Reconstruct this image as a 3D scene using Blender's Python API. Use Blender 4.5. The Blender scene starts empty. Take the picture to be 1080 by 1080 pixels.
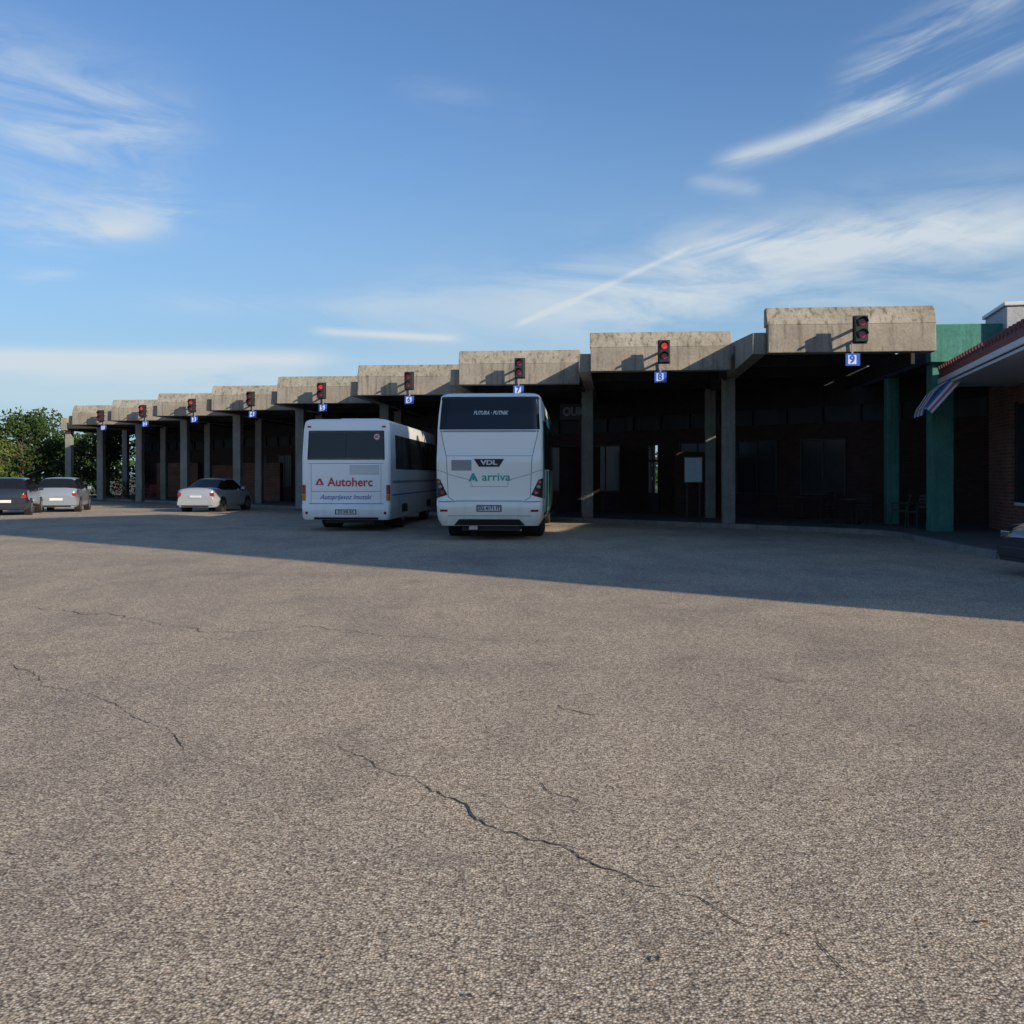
import bpy, bmesh, math, random
from mathutils import Matrix, Vector, noise
random.seed(7)
S = bpy.context.scene
COL = S.collection
F = 1100.0; H = 1.55; HY = 502.0
def g(px, py, z=0.0):
    Y = (H - z) * F / (py - HY)
    return ((px - 540) / F * Y, Y)

# ---------------------------------------------------------------- materials
def mat_new(name):
    m = bpy.data.materials.new(name); m.use_nodes = True
    nt = m.node_tree; b = nt.nodes['Principled BSDF']
    return m, nt, b
def ramp(nt, fac, stops):
    r = nt.nodes.new('ShaderNodeValToRGB')
    el = r.color_ramp.elements
    while len(el) < len(stops): el.new(0.5)
    for e, (p, c) in zip(el, stops):
        e.position = p; e.color = (c[0], c[1], c[2], 1) if len(c) == 3 else c
    nt.links.new(fac, r.inputs[0]); return r.outputs[0]
def mixc(nt, fac, a, b, mode='MIX'):
    m = nt.nodes.new('ShaderNodeMix'); m.data_type = 'RGBA'; m.blend_type = mode
    for s, v in ((m.inputs[0], fac), (m.inputs[6], a), (m.inputs[7], b)):
        if isinstance(v, bpy.types.NodeSocket): nt.links.new(v, s)
        elif isinstance(v, (int, float)): s.default_value = v
        else: s.default_value = (v[0], v[1], v[2], 1)
    return m.outputs[2]
def math_(nt, op, a, b=0.0, c=None, clamp=False):
    m = nt.nodes.new('ShaderNodeMath'); m.operation = op; m.use_clamp = clamp
    for i, v in enumerate((a, b) if c is None else (a, b, c)):
        if isinstance(v, bpy.types.NodeSocket): nt.links.new(v, m.inputs[i])
        else: m.inputs[i].default_value = v
    return m.outputs[0]
def noise_(nt, vec, scale, detail=4, rough=0.55, dist=0.0):
    n = nt.nodes.new('ShaderNodeTexNoise')
    n.inputs['Scale'].default_value = scale; n.inputs['Detail'].default_value = detail
    n.inputs['Roughness'].default_value = rough; n.inputs['Distortion'].default_value = dist
    if vec is not None: nt.links.new(vec, n.inputs['Vector'])
    return n.outputs[0]
def mapping(nt, vec, scale=(1, 1, 1), rot=(0, 0, 0), loc=(0, 0, 0)):
    m = nt.nodes.new('ShaderNodeMapping')
    m.inputs['Scale'].default_value = scale; m.inputs['Rotation'].default_value = rot
    m.inputs['Location'].default_value = loc
    nt.links.new(vec, m.inputs['Vector']); return m.outputs[0]
def objco(nt): return nt.nodes.new('ShaderNodeTexCoord').outputs['Object']
def bump(nt, b, h, strength=0.3, dist=0.01):
    n = nt.nodes.new('ShaderNodeBump'); n.inputs['Strength'].default_value = strength
    n.inputs['Distance'].default_value = dist
    nt.links.new(h, n.inputs['Height']); nt.links.new(n.outputs[0], b.inputs['Normal'])

def simple(name, col, rough=0.5, metal=0.0, var=0.12, vs=3.0, coat=0.0, spec=0.5, emit=0.0):
    m, nt, b = mat_new(name)
    co = objco(nt)
    n = noise_(nt, co, vs, 3)
    c = mixc(nt, n, [x * (1 - var) for x in col], [min(1, x * (1 + var)) for x in col])
    nt.links.new(c, b.inputs['Base Color'])
    b.inputs['Roughness'].default_value = rough; b.inputs['Metallic'].default_value = metal
    b.inputs['Coat Weight'].default_value = coat
    b.inputs['Specular IOR Level'].default_value = spec
    if emit:
        b.inputs['Emission Color'].default_value = (1.0, .05, .06, 1); b.inputs['Emission Strength'].default_value = emit
    return m

def buspaint(name, col):
    m, nt, b = mat_new(name); co = objco(nt)
    n = noise_(nt, mapping(nt, co, (3, 3, .5)), 1.5, 4, .6)
    sx = nt.nodes.new('ShaderNodeSeparateXYZ'); nt.links.new(co, sx.inputs[0])
    low = nt.nodes.new('ShaderNodeMapRange'); nt.links.new(sx.outputs[2], low.inputs[0])
    low.inputs[1].default_value = 1.1; low.inputs[2].default_value = .3
    dirt = math_(nt, 'MULTIPLY', low.outputs[0], ramp(nt, n, [(.3, (.05,) * 3), (.7, (.45,) * 3)]))
    c = mixc(nt, dirt, col, [x * f for x, f in zip(col, (.60, .56, .50))])
    nt.links.new(c, b.inputs['Base Color']); b.inputs['Roughness'].default_value = .3
    b.inputs['Coat Weight'].default_value = .3
    return m

def concrete(name, base, dark, stain=0.6):
    m, nt, b = mat_new(name)
    co = objco(nt)
    n1 = noise_(nt, co, 1.3, 5, 0.65)
    n2 = noise_(nt, co, 14, 4, 0.6)
    st = noise_(nt, mapping(nt, co, (5.5, 5.5, 0.35)), 1.6, 4, 0.65)
    c = mixc(nt, ramp(nt, n1, [(0.3, (0, 0, 0)), (0.7, (1, 1, 1))]), dark, base)
    c = mixc(nt, math_(nt, 'MULTIPLY', ramp(nt, st, [(0.5, (0, 0, 0)), (0.68, (1, 1, 1))]), stain), c, [x * 0.45 for x in dark])
    c = mixc(nt, 0.5, c, ramp(nt, n2, [(0.3, (0.6, 0.6, 0.6)), (0.75, (1.15, 1.15, 1.15))]), 'MULTIPLY')
    nt.links.new(c, b.inputs['Base Color']); b.inputs['Roughness'].default_value = 0.92
    bump(nt, b, n2, 0.5, 0.02)
    return m
M_conc = concrete('concrete_weathered', (0.38, 0.335, 0.27), (0.27, 0.235, 0.19), .6)
M_conc_top = concrete('concrete_lichen', (0.45, 0.405, 0.325), (0.26, 0.225, 0.17), 0.85)
M_col = concrete('concrete_column', (0.34, 0.33, 0.295), (0.22, 0.215, 0.195), 0.35)
M_dark_conc = concrete('concrete_shaded', (0.055, 0.053, 0.05), (0.032, 0.031, 0.03), 0.3)  # concrete darkened so undersides and hall look shaded by colour
M_green = concrete('paint_turquoise', (0.10, 0.31, 0.25), (0.06, 0.22, 0.18), 0.4)
M_plaster = concrete('plaster_grey', (0.52, 0.54, 0.56), (0.42, 0.43, 0.45), 0.2)
M_pave = concrete('platform_pavers', (0.15, 0.145, 0.14), (0.10, 0.095, 0.09), 0.2)
M_kerb = concrete('kerb_stone', (0.30, 0.29, 0.27), (0.18, 0.17, 0.16), 0.2)

def brick(name, c1, c2, mortar):
    m, nt, b = mat_new(name)
    co = objco(nt)
    sx = nt.nodes.new('ShaderNodeSeparateXYZ'); nt.links.new(co, sx.inputs[0])
    cm = nt.nodes.new('ShaderNodeCombineXYZ')
    nt.links.new(math_(nt, 'SUBTRACT', sx.outputs[1], sx.outputs[0]), cm.inputs[0])
    nt.links.new(sx.outputs[2], cm.inputs[1])
    br = nt.nodes.new('ShaderNodeTexBrick'); br.inputs['Scale'].default_value = 1.0
    br.inputs['Brick Width'].default_value = 0.3; br.inputs['Row Height'].default_value = 0.09
    br.inputs['Mortar Size'].default_value = 0.012
    br.inputs['Color1'].default_value = (*c1, 1); br.inputs['Color2'].default_value = (*c2, 1)
    br.inputs['Mortar'].default_value = (*mortar, 1)
    nt.links.new(cm.outputs[0], br.inputs['Vector'])
    n = noise_(nt, co, 2.0, 4)
    c = mixc(nt, 0.5, br.outputs[0], ramp(nt, n, [(0.3, (0.5, 0.5, 0.5)), (0.7, (1.1, 1.1, 1.1))]), 'MULTIPLY')
    nt.links.new(c, b.inputs['Base Color']); b.inputs['Roughness'].default_value = 0.9
    bump(nt, b, br.outputs[1], -0.3, 0.01)
    return m
M_brick = brick('brick_red', (0.30, 0.10, 0.06), (0.20, 0.07, 0.045), (0.22, 0.19, 0.16))
M_brick_d = brick('brick_shaded', (0.095, 0.036, 0.028), (0.06, 0.025, 0.02), (0.06, 0.05, 0.046))  # red brick with the dimness of the hall put into its colour

def asphalt():
    m, nt, b = mat_new('asphalt_coarse')
    co = objco(nt)
    v = nt.nodes.new('ShaderNodeTexVoronoi'); v.inputs['Scale'].default_value = 96
    nt.links.new(co, v.inputs['Vector'])
    sc = nt.nodes.new('ShaderNodeSeparateColor'); nt.links.new(v.outputs['Color'], sc.inputs[0])
    stone = ramp(nt, sc.outputs[0], [(0.0, (0.30, 0.235, 0.175)), (0.35, (0.51, 0.405, 0.295)), (0.75, (0.68, 0.55, 0.405)), (1.0, (0.90, 0.77, 0.59))])
    gap = ramp(nt, v.outputs['Distance'], [(0.36, (1, 1, 1)), (0.80, (0.24, 0.23, 0.23))])
    c = mixc(nt, 1.0, stone, gap, 'MULTIPLY')
    n3 = noise_(nt, co, 24, 3, 0.75)
    c = mixc(nt, 1.0, c, ramp(nt, n3, [(0.30, (0.50, 0.49, 0.50)), (0.48, (0.98, 0.98, 0.98)), (0.7, (1.16, 1.13, 1.09))]), 'MULTIPLY')
    n1 = noise_(nt, co, 0.28, 5, 0.62, 0.5)
    c = mixc(nt, 1.0, c, ramp(nt, n1, [(0.30, (0.78, 0.79, 0.82)), (0.5, (1.0, 1.0, 1.0)), (0.7, (1.10, 1.07, 1.02))]), 'MULTIPLY')
    n2 = noise_(nt, mapping(nt, co, (1, 0.35, 1), (0, 0, 0.75)), 1.3, 6, 0.68, 0.3)
    c = mixc(nt, 1.0, c, ramp(nt, n2, [(0.3, (0.80, 0.81, 0.83)), (0.52, (1.0, 1.0, 1.0)), (0.72, (1.08, 1.06, 1.03))]), 'MULTIPLY')
    n4 = noise_(nt, co, 1.6, 4, 0.6)
    spot = math_(nt, 'MULTIPLY', ramp(nt, n4, [(0.58, (0, 0, 0)), (0.70, (1, 1, 1))]), ramp(nt, n3, [(0.38, (0, 0, 0)), (0.58, (1, 1, 1))]))
    c = mixc(nt, math_(nt, 'MULTIPLY', spot, 0.5), c, (0.13, 0.112, 0.095))
    nt.links.new(c, b.inputs['Base Color']); b.inputs['Roughness'].default_value = 0.9
    b.inputs['Specular IOR Level'].default_value = 0.2
    h = math_(nt, 'MULTIPLY', v.outputs['Distance'], -1.0)
    h = math_(nt, 'ADD', h, math_(nt, 'MULTIPLY', n3, 1.0))
    bump(nt, b, h, 0.42, 0.006)
    return m
M_asph = asphalt()
def groundmat():
    m, nt, b = mat_new('dry_grass'); co = objco(nt)
    n = noise_(nt, co, 0.3, 6, 0.7); n2 = noise_(nt, co, 8, 3)
    c = ramp(nt, n, [(0.3, (0.05, 0.065, 0.02)), (0.6, (0.10, 0.10, 0.04)), (0.8, (0.18, 0.15, 0.09))])
    c = mixc(nt, 0.5, c, ramp(nt, n2, [(0.2, (0.4,) * 3), (0.8, (1.3,) * 3)]), 'MULTIPLY')
    nt.links.new(c, b.inputs['Base Color']); b.inputs['Roughness'].default_value = 1
    return m
M_ground = groundmat()
M_crack = simple('crack_tar', (0.06, 0.05, 0.04), 0.95, vs=30, var=0.4)

def leafmat(name, c1, c2):
    m, nt, b = mat_new(name); co = objco(nt)
    n = noise_(nt, co, 0.9, 2); n2 = noise_(nt, co, 9, 1)
    c = mixc(nt, ramp(nt, n, [(0.35, (0, 0, 0)), (0.65, (1, 1, 1))]), c1, c2)
    c = mixc(nt, 0.6, c, ramp(nt, n2, [(0.3, (0.5,) * 3), (0.7, (1.4,) * 3)]), 'MULTIPLY')
    nt.links.new(c, b.inputs['Base Color']); b.inputs['Roughness'].default_value = 0.8
    b.inputs['Specular IOR Level'].default_value = 0.2
    return m
M_leaf = leafmat('foliage_dark', (0.02, 0.045, 0.010), (0.055, 0.09, 0.022))
M_leaf2 = leafmat('foliage_yellow', (0.07, 0.11, 0.02), (0.15, 0.18, 0.045))
M_bark = simple('bark', (0.10, 0.075, 0.05), 0.95, var=0.4, vs=8)

M_white = buspaint('coach_paint_white', (0.93, 0.915, 0.89))
M_white2 = buspaint('coach_paint_offwhite', (0.94, 0.90, 0.82))
M_glass = simple('glass_dark', (0.012, 0.013, 0.015), 0.06, var=0.1)
M_black = simple('black_plastic', (0.018, 0.018, 0.02), 0.5, var=0.2)
M_rubber = simple('tyre_rubber', (0.022, 0.022, 0.022), 0.85, var=0.3, vs=10)
M_metal = simple('wheel_metal', (0.45, 0.45, 0.46), 0.35, 0.8)
M_grey = simple('grey_trim', (0.30, 0.30, 0.31), 0.5)
M_dkgrey = simple('dark_grey_metal', (0.06, 0.06, 0.06), 0.6)
M_seam = simple('panel_seam', (0.18, 0.18, 0.19), 0.6)
M_red = simple('lens_red', (0.35, 0.015, 0.015), 0.2, coat=0.5)
M_redsig = simple('signal_lens_red', (0.40, 0.015, 0.02), 0.25, coat=0.5)
M_redlit = simple('signal_lens_lit', (0.55, 0.02, 0.03), 0.25, emit=.55)
M_orange = simple('lens_orange', (0.6, 0.18, 0.02), 0.2)
M_redtext = simple('vinyl_red', (0.62, 0.03, 0.04), 0.4)
M_bluetext = simple('vinyl_blue', (0.03, 0.06, 0.40), 0.4)
M_teal = simple('vinyl_teal', (0.03, 0.38, 0.36), 0.4)
M_tealdark = simple('paint_teal', (0.02, 0.22, 0.22), 0.3, coat=0.4)
M_plate = simple('licence_plate_white', (0.7, 0.7, 0.7), 0.4)
M_signblue = simple('sign_blue', (0.03, 0.12, 0.60), 0.4)
M_signwhite = simple('sign_white', (0.70, 0.73, 0.78), 0.45)
M_silver = simple('car_paint_silver', (0.50, 0.51, 0.52), 0.28, 0.35, var=0.03, coat=0.6)
M_cgrey = simple('car_paint_grey', (0.30, 0.33, 0.37), 0.28, 0.35, var=0.03, coat=0.6)
M_cdark = simple('car_paint_dark', (0.03, 0.035, 0.045), 0.25, 0.3, var=0.05, coat=0.8)
M_cblack = simple('car_paint_black', (0.012, 0.014, 0.03), 0.2, 0.2, var=0.05, coat=1.0)
M_lamp = simple('headlamp_cover', (0.16, 0.17, 0.18), 0.15, 0.3, coat=1.0)
M_tile = simple('roof_tile_maroon', (0.19, 0.055, 0.055), 0.7, var=0.35, vs=6)
M_trim = simple('painted_trim_white', (0.7, 0.7, 0.7), 0.5)
M_wood = simple('wood_brown', (0.16, 0.08, 0.04), 0.6, var=0.3, vs=5)
M_win = simple('window_glass', (0.03, 0.035, 0.04), 0.25, var=0.3)
M_frost = simple('frosted_pane', (0.07, 0.08, 0.09), 0.8, var=0.4, vs=1.5, spec=.2)
M_poster = simple('poster_paper', (0.62, 0.76, 0.88), 0.7, var=0.06, vs=6)
M_reddk = simple('paint_red_dull', (0.25, 0.03, 0.03), 0.6)

# ---------------------------------------------------------------- mesh builder
class MB:
    def __init__(s): s.v = []; s.f = []; s.m = []; s.mats = []; s.M = Matrix.Identity(4); s.smooth = []
    def mi(s, mat):
        if mat not in s.mats: s.mats.append(mat)
        return s.mats.index(mat)
    def add(s, vs, fs, mat, smooth=False):
        o = len(s.v); s.v += [s.M @ Vector(p) for p in vs]
        for f in fs: s.f.append([i + o for i in f]); s.m.append(s.mi(mat)); s.smooth.append(smooth)
    def box(s, lo, hi, mat):
        x0, y0, z0 = lo; x1, y1, z1 = hi
        s.add([(x0,y0,z0),(x1,y0,z0),(x1,y1,z0),(x0,y1,z0),(x0,y0,z1),(x1,y0,z1),(x1,y1,z1),(x0,y1,z1)],
              [(0,3,2,1),(4,5,6,7),(0,1,5,4),(1,2,6,5),(2,3,7,6),(3,0,4,7)], mat)
    def prof(s, pts, x0, x1, mat):
        n = len(pts)
        vs = [(x0, p[0], p[1]) for p in pts] + [(x1, p[0], p[1]) for p in pts]
        fs = [(i, (i + 1) % n, n + (i + 1) % n, n + i) for i in range(n)]
        fs += [tuple(range(n - 1, -1, -1)), tuple(range(n, 2 * n))]
        s.add(vs, fs, mat)
    def cone(s, a, b, ra, rb, mat, n=10, cap=True, smooth=True):
        a = Vector(a); b = Vector(b); d = (b - a).normalized()
        q = d.to_track_quat('Z', 'Y')
        vs = []
        for p, r in ((a, ra), (b, rb)):
            for i in range(n):
                t = 2 * math.pi * i / n
                vs.append(p + q @ Vector((math.cos(t) * r, math.sin(t) * r, 0)))
        s.add(vs, [(i, (i + 1) % n, n + (i + 1) % n, n + i) for i in range(n)], mat, smooth)
        if cap: s.add(vs, [tuple(range(n - 1, -1, -1)), tuple(range(n, 2 * n))], mat)
    def obj(s, name, parent=None, bevel=0.0, fix=True):
        me = bpy.data.meshes.new(name); me.from_pydata([tuple(p) for p in s.v], [], s.f)
        for m in s.mats: me.materials.append(m)
        for i, p in enumerate(me.polygons): p.material_index = s.m[i]; p.use_smooth = s.smooth[i]
        if fix:
            bm = bmesh.new(); bm.from_mesh(me); bmesh.ops.recalc_face_normals(bm, faces=bm.faces); bm.to_mesh(me); bm.free()
        o = bpy.data.objects.new(name, me); COL.objects.link(o)
        if parent: o.parent = parent
        if bevel:
            b = o.modifiers.new('b', 'BEVEL'); b.width = bevel; b.segments = 2; b.limit_method = 'ANGLE'
        return o
def empty(name, M=None):
    e = bpy.data.objects.new(name, None); e.empty_display_size = 0.3; COL.objects.link(e)
    if M is not None: e.matrix_world = M
    return e
def frame(x, y, ax, ay, z=0):
    v = Vector((ax, ay, 0)).normalized(); u = Vector((v.y, -v.x, 0))
    M = Matrix.Identity(4)
    for i in range(3): M[i][0] = u[i]; M[i][1] = v[i]
    M[2][2] = 1; M[0][3] = x; M[1][3] = y; M[2][3] = z
    return M
def textverts(body, size, bold=0.0, shear=0.0, spacing=1.0, sx=1.0):
    cu = bpy.data.curves.new('t', 'FONT'); cu.body = body; cu.size = size; cu.align_x = 'CENTER'; cu.align_y = 'CENTER'
    cu.offset = bold; cu.shear = shear; cu.space_character = spacing; cu.resolution_u = 3
    ob = bpy.data.objects.new('t', cu); COL.objects.link(ob)
    dg = bpy.context.evaluated_depsgraph_get(); dg.update()
    me = bpy.data.meshes.new_from_object(ob.evaluated_get(dg))
    vs = [(v.co.x * sx, v.co.y) for v in me.vertices]; fs = [tuple(p.vertices) for p in me.polygons]
    bpy.data.objects.remove(ob); bpy.data.meshes.remove(me)
    return vs, fs

# ---------------------------------------------------------------- ground
mb = MB(); mb.add([(-1500,-800,0),(1500,-800,0),(1500,2500,0),(-1500,2500,0)], [(0,1,2,3)], M_ground); mb.obj('ground', fix=False)
mb = MB(); mb.add([(-70,-40,.004),(60,-40,.004),(60,95,.004),(-70,95,.004)], [(0,1,2,3)], M_asph); mb.obj('asphalt_lot', fix=False)

def crack(pts, wmin, wmax, seed, seglen=0.03, jag=0.03, gapth=-.38):
    rnd = random.Random(seed)
    P = [Vector((*g(*p), 0)) for p in pts]
    path = []
    for a, b in zip(P, P[1:]):
        n = max(2, int((b - a).length / seglen))
        for i in range(n): path.append(a.lerp(b, i / n))
    out = []
    for i, p in enumerate(path):
        q = Vector((p.x * 3, p.y * 3, seed * 7.3))
        o = noise.noise(q) * jag * 4 + noise.noise(q * 5) * jag * 1.5 + rnd.uniform(-1, 1) * jag * 0.22
        o2 = noise.noise(q + Vector((9, 5, 2))) * jag * 3
        out.append(p + Vector((o2, o, 0)))
    vs, fs = [], []
    for i, p in enumerate(out):
        d = (out[min(i + 1, len(out) - 1)] - out[max(i - 1, 0)]).normalized(); nn = Vector((-d.y, d.x, 0))
        t = i / (len(out) - 1); e = min(1, 6 * t, 6 * (1 - t)) + 0.05
        w = (wmin + (wmax - wmin) * max(0, noise.noise(p * 2.7 + Vector((seed, 0, 0))) * 1.2 + 0.35) + rnd.uniform(-.6, .8) * wmin) * e
        if noise.noise(p * 4.1 + Vector((0, seed, 3))) < gapth: w *= 0.3
        vs += [tuple(p + nn * w / 2 + Vector((0, 0, .008))), tuple(p - nn * w / 2 + Vector((0, 0, .008)))]
        if i: k = 2 * i; fs.append((k - 2, k - 1, k + 1, k))
    mb = MB(); mb.add(vs, fs, M_crack); return mb.obj('asphalt_crack', fix=False)
crack([(335,783),(385,800),(420,818),(470,842),(530,873),(590,895),(650,918),(700,938),(760,962),(800,975),(860,996)], .005, .011, 1, gapth=-.5)
crack([(0,690),(60,722),(110,742),(150,765),(200,795),(285,812)], .003, .007, 2, jag=.04)
crack([(560,822),(585,838),(620,852)], .002, .006, 3)
crack([(590,745),(625,757),(640,760)], .005, .010, 4)
crack([(130,650),(220,668),(330,660),(420,672),(520,678)], .006, .012, 5, jag=.05)
crack([(860,996),(890,1020),(930,1040)], .002, .005, 6)
crack([(690,700),(760,712),(880,722),(1000,735)], .004, .008, 9, jag=.05)
crack([(20,640),(90,648),(180,655)], .005, .012, 10, jag=.05)
mb = MB()
for i in range(22):
    px = random.uniform(20, 1060); py = random.choice([random.uniform(600, 760), random.uniform(760, 1070)])
    x, y = g(px, py); a = random.uniform(0, 6.28); r = random.uniform(.010, .022)
    vs = [(x + math.cos(a + t) * r * k, y + math.sin(a + t) * r * k, .012 + .006 * random.random()) for t, k in ((0, 1), (1.5, .55), (3.1, 1), (4.7, .6))]
    mb.add(vs, [(0, 1, 2, 3)], random.choice([M_wood, M_wood, M_plate, M_crack]))
mb.obj('fallen_leaves', fix=False)

# ---------------------------------------------------------------- bus station
VX, VY = 0.1, 0.995
def Lk(k): return (6.14 - 3.93 * k, 25.0 + 4.37 * k)
def bay(k, z=0): x, y = Lk(k); return frame(x, y, VX, VY, z)
station = empty('bus_station')
W = 3.9
for k in range(0, 9):
    mb = MB(); mb.M = bay(k)
    mb.prof([(0, 4.50), (0.03, 5.17), (.42, 5.17), (.42, 4.5)], 0, W, M_conc)
    mb.prof([(0.031, 5.172), (.27, 5.62), (.60, 5.62), (.60, 5.172)], -0.02, W + .02, M_conc_top)
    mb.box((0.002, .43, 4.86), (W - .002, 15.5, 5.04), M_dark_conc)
    mb.obj('fascia', station, 0.02)
    mb = MB(); mb.M = bay(k)
    mb.prof([(.25, 4.5), (.25, 5.02), (8.0, 5.6), (15.5, 5.6), (15.5, 4.5)], -0.34, -0.003, M_conc)
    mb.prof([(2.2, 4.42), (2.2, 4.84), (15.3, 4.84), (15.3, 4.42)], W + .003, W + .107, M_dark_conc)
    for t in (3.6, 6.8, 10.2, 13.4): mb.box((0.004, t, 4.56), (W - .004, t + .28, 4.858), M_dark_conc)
    mb.obj('roof_beam', station, 0.015)
    mb = MB(); mb.M = bay(k)
    t1, t2 = (6.3, 10.3) if k < 3 else ((5, 8.6) if k == 3 else (3.5, 7.1))
    uo = -.12 if k < 3 else 0
    mb.box((-.33 + uo, t1, 0.1), (.05 + uo, t1 + .4, 4.5), M_col)
    mb.box((-.50 + uo, t2, 0.1), (-.16 + uo, t2 + .36, 4.5), M_col)
    mb.obj('column', station, 0.02)
mb = MB(); mb.M = bay(9)
mb.box((-.2, 3.5, .1), (.2, 3.9, 4.5), M_col); mb.prof([(3.0, 4.5), (3.0, 5.3), (12, 5.3), (12, 4.5)], -.2, .2, M_conc)
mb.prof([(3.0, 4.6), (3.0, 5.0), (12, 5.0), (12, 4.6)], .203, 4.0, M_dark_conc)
mb.obj('end_canopy', station, 0.02)
mb = MB(); mb.M = bay(-1)
mb.box((.10, 6.2, 0.1), (.64, 6.72, 4.45), M_green)
mb.box((.0, 10.3, 0.1), (.36, 10.66, 4.45), M_green)
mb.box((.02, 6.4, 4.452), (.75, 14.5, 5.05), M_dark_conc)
mb.box((.0, 6.0, 4.452), (3.2, 6.39, 5.42), M_green)
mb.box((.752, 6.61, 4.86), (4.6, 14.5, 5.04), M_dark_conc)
mb.obj('green_portal', station, 0.02)

# platform
A = (1.6, 36.0); dX, dY = -3.93, 4.37
fr = [(A[0] + dX * 8.6, A[1] + dY * 8.6 - .3), (A[0], A[1]), (9.3, 28.1), (9.75, 27.2), (9.8, 26), (9.35, 21.5), (9.15, 19.4), (9.35, 18.9), (20, 17.5)]
top = fr + [(24, 42), (4, 75), (-28, 82)]
def slab(mbx, pts, z0, z1, mat):
    n = len(pts); vs = [(p[0], p[1], z0) for p in pts] + [(p[0], p[1], z1) for p in pts]
    mbx.add(vs, [(i, (i + 1) % n, n + (i + 1) % n, n + i) for i in range(n)] + [tuple(range(n, 2 * n))], mat)
mb = MB(); slab(mb, top, 0, .13, M_pave); mb.obj('platform_pavement')
mb = MB()
for a, b in zip(fr, fr[1:]):
    a = Vector(a); b = Vector(b); d = (b - a).normalized(); nrm = Vector((-d.y, d.x)) * -1
    L = (b - a).length; n = max(1, int(L / 1.0))
    for i in range(n):
        p = a.lerp(b, i / n) + d * .006; q = a.lerp(b, (i + 1) / n) - d * .006
        pts = [p + nrm * .15, q + nrm * .15, q - nrm * .004, p - nrm * .004]
        slab(mb, [tuple(v) for v in pts], 0, .137, M_kerb)
mb.obj('kerb')

# back wall of the station hall
def wp(k, t=13.6): x, y = Lk(k); return Vector((x + VX * t, y + VY * t))
def wallseg(mbx, k0, k1, z0, z1, mat, off=0.0, th=.3):
    a = wp(k0); b = wp(k1); d = (b - a).normalized(); n = Vector((-d.y, d.x))
    if n.y > 0: n = -n
    a2 = a + n * off; b2 = b + n * off
    slab(mbx, [tuple(a2), tuple(b2), tuple(b2 - n * th), tuple(a2 - n * th)], z0, z1, mat)
    if z0 > .2:
        mbx.add([(a2.x,a2.y,z0),(b2.x,b2.y,z0),((b2-n*th).x,(b2-n*th).y,z0),((a2-n*th).x,(a2-n*th).y,z0)], [(0,1,2,3)], mat)
mb = MB()
doors = [(.45, .55), (6.2, 6.30)]
cur = -2.2
for a, b in doors + [(9.0, 9.0)]:
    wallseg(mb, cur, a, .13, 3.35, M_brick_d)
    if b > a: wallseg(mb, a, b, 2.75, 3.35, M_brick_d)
    cur = b
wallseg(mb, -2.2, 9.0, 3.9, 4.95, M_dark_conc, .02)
wallseg(mb, -2.2, 9.0, 3.352, 3.898, M_frost, -.08, .1)
kk = -2.2
while kk < 9.0:
    wallseg(mb, kk, kk + .05, 3.351, 3.899, M_black, .03); kk += .24
mb.obj('hall_wall', station)
mb = MB()
for a, b in doors:
    wallseg(mb, a, a + .012, .13, 2.75, M_black, .04, .1); wallseg(mb, b - .012, b, .13, 2.75, M_black, .04, .1)
    wallseg(mb, (a + b) / 2 - .005, (a + b) / 2 + .005, .13, 2.75, M_black, .04, .1)
    wallseg(mb, a, b, 2.1, 2.18, M_black, .05, .1)
    wallseg(mb, a, b, .13, .9, M_black, .05, .1)
mb.obj('hall_door', station)
mb = MB()
for a in (-.9, -.45, .0, .8, 1.2, 1.6, 2.5, 2.9, 3.7, 4.2, 5.2, 5.7):
    wallseg(mb, a, a + .27, .95, 2.75, M_win, .02, .05)
    for z in (.9, 2.752): wallseg(mb, a - .01, a + .28, z, z + .05, M_dkgrey, .06, .1)
    wallseg(mb, a - .012, a - .001, .952, 2.75, M_dkgrey, .06, .1); wallseg(mb, a + .271, a + .282, .952, 2.75, M_dkgrey, .06, .1)
    wallseg(mb, a + .13, a + .138, .952, 2.75, M_dkgrey, .04, .1)
mb.obj('hall_window', station)
mb = MB()
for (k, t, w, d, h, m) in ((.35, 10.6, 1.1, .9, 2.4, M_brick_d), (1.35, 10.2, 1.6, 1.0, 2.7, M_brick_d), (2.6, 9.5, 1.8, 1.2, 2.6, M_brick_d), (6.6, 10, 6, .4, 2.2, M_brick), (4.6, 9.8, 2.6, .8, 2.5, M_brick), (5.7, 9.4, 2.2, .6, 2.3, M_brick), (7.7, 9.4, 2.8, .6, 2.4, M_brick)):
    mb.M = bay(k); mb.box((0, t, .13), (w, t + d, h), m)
mb.obj('kiosk_block', station, .02)

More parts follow.
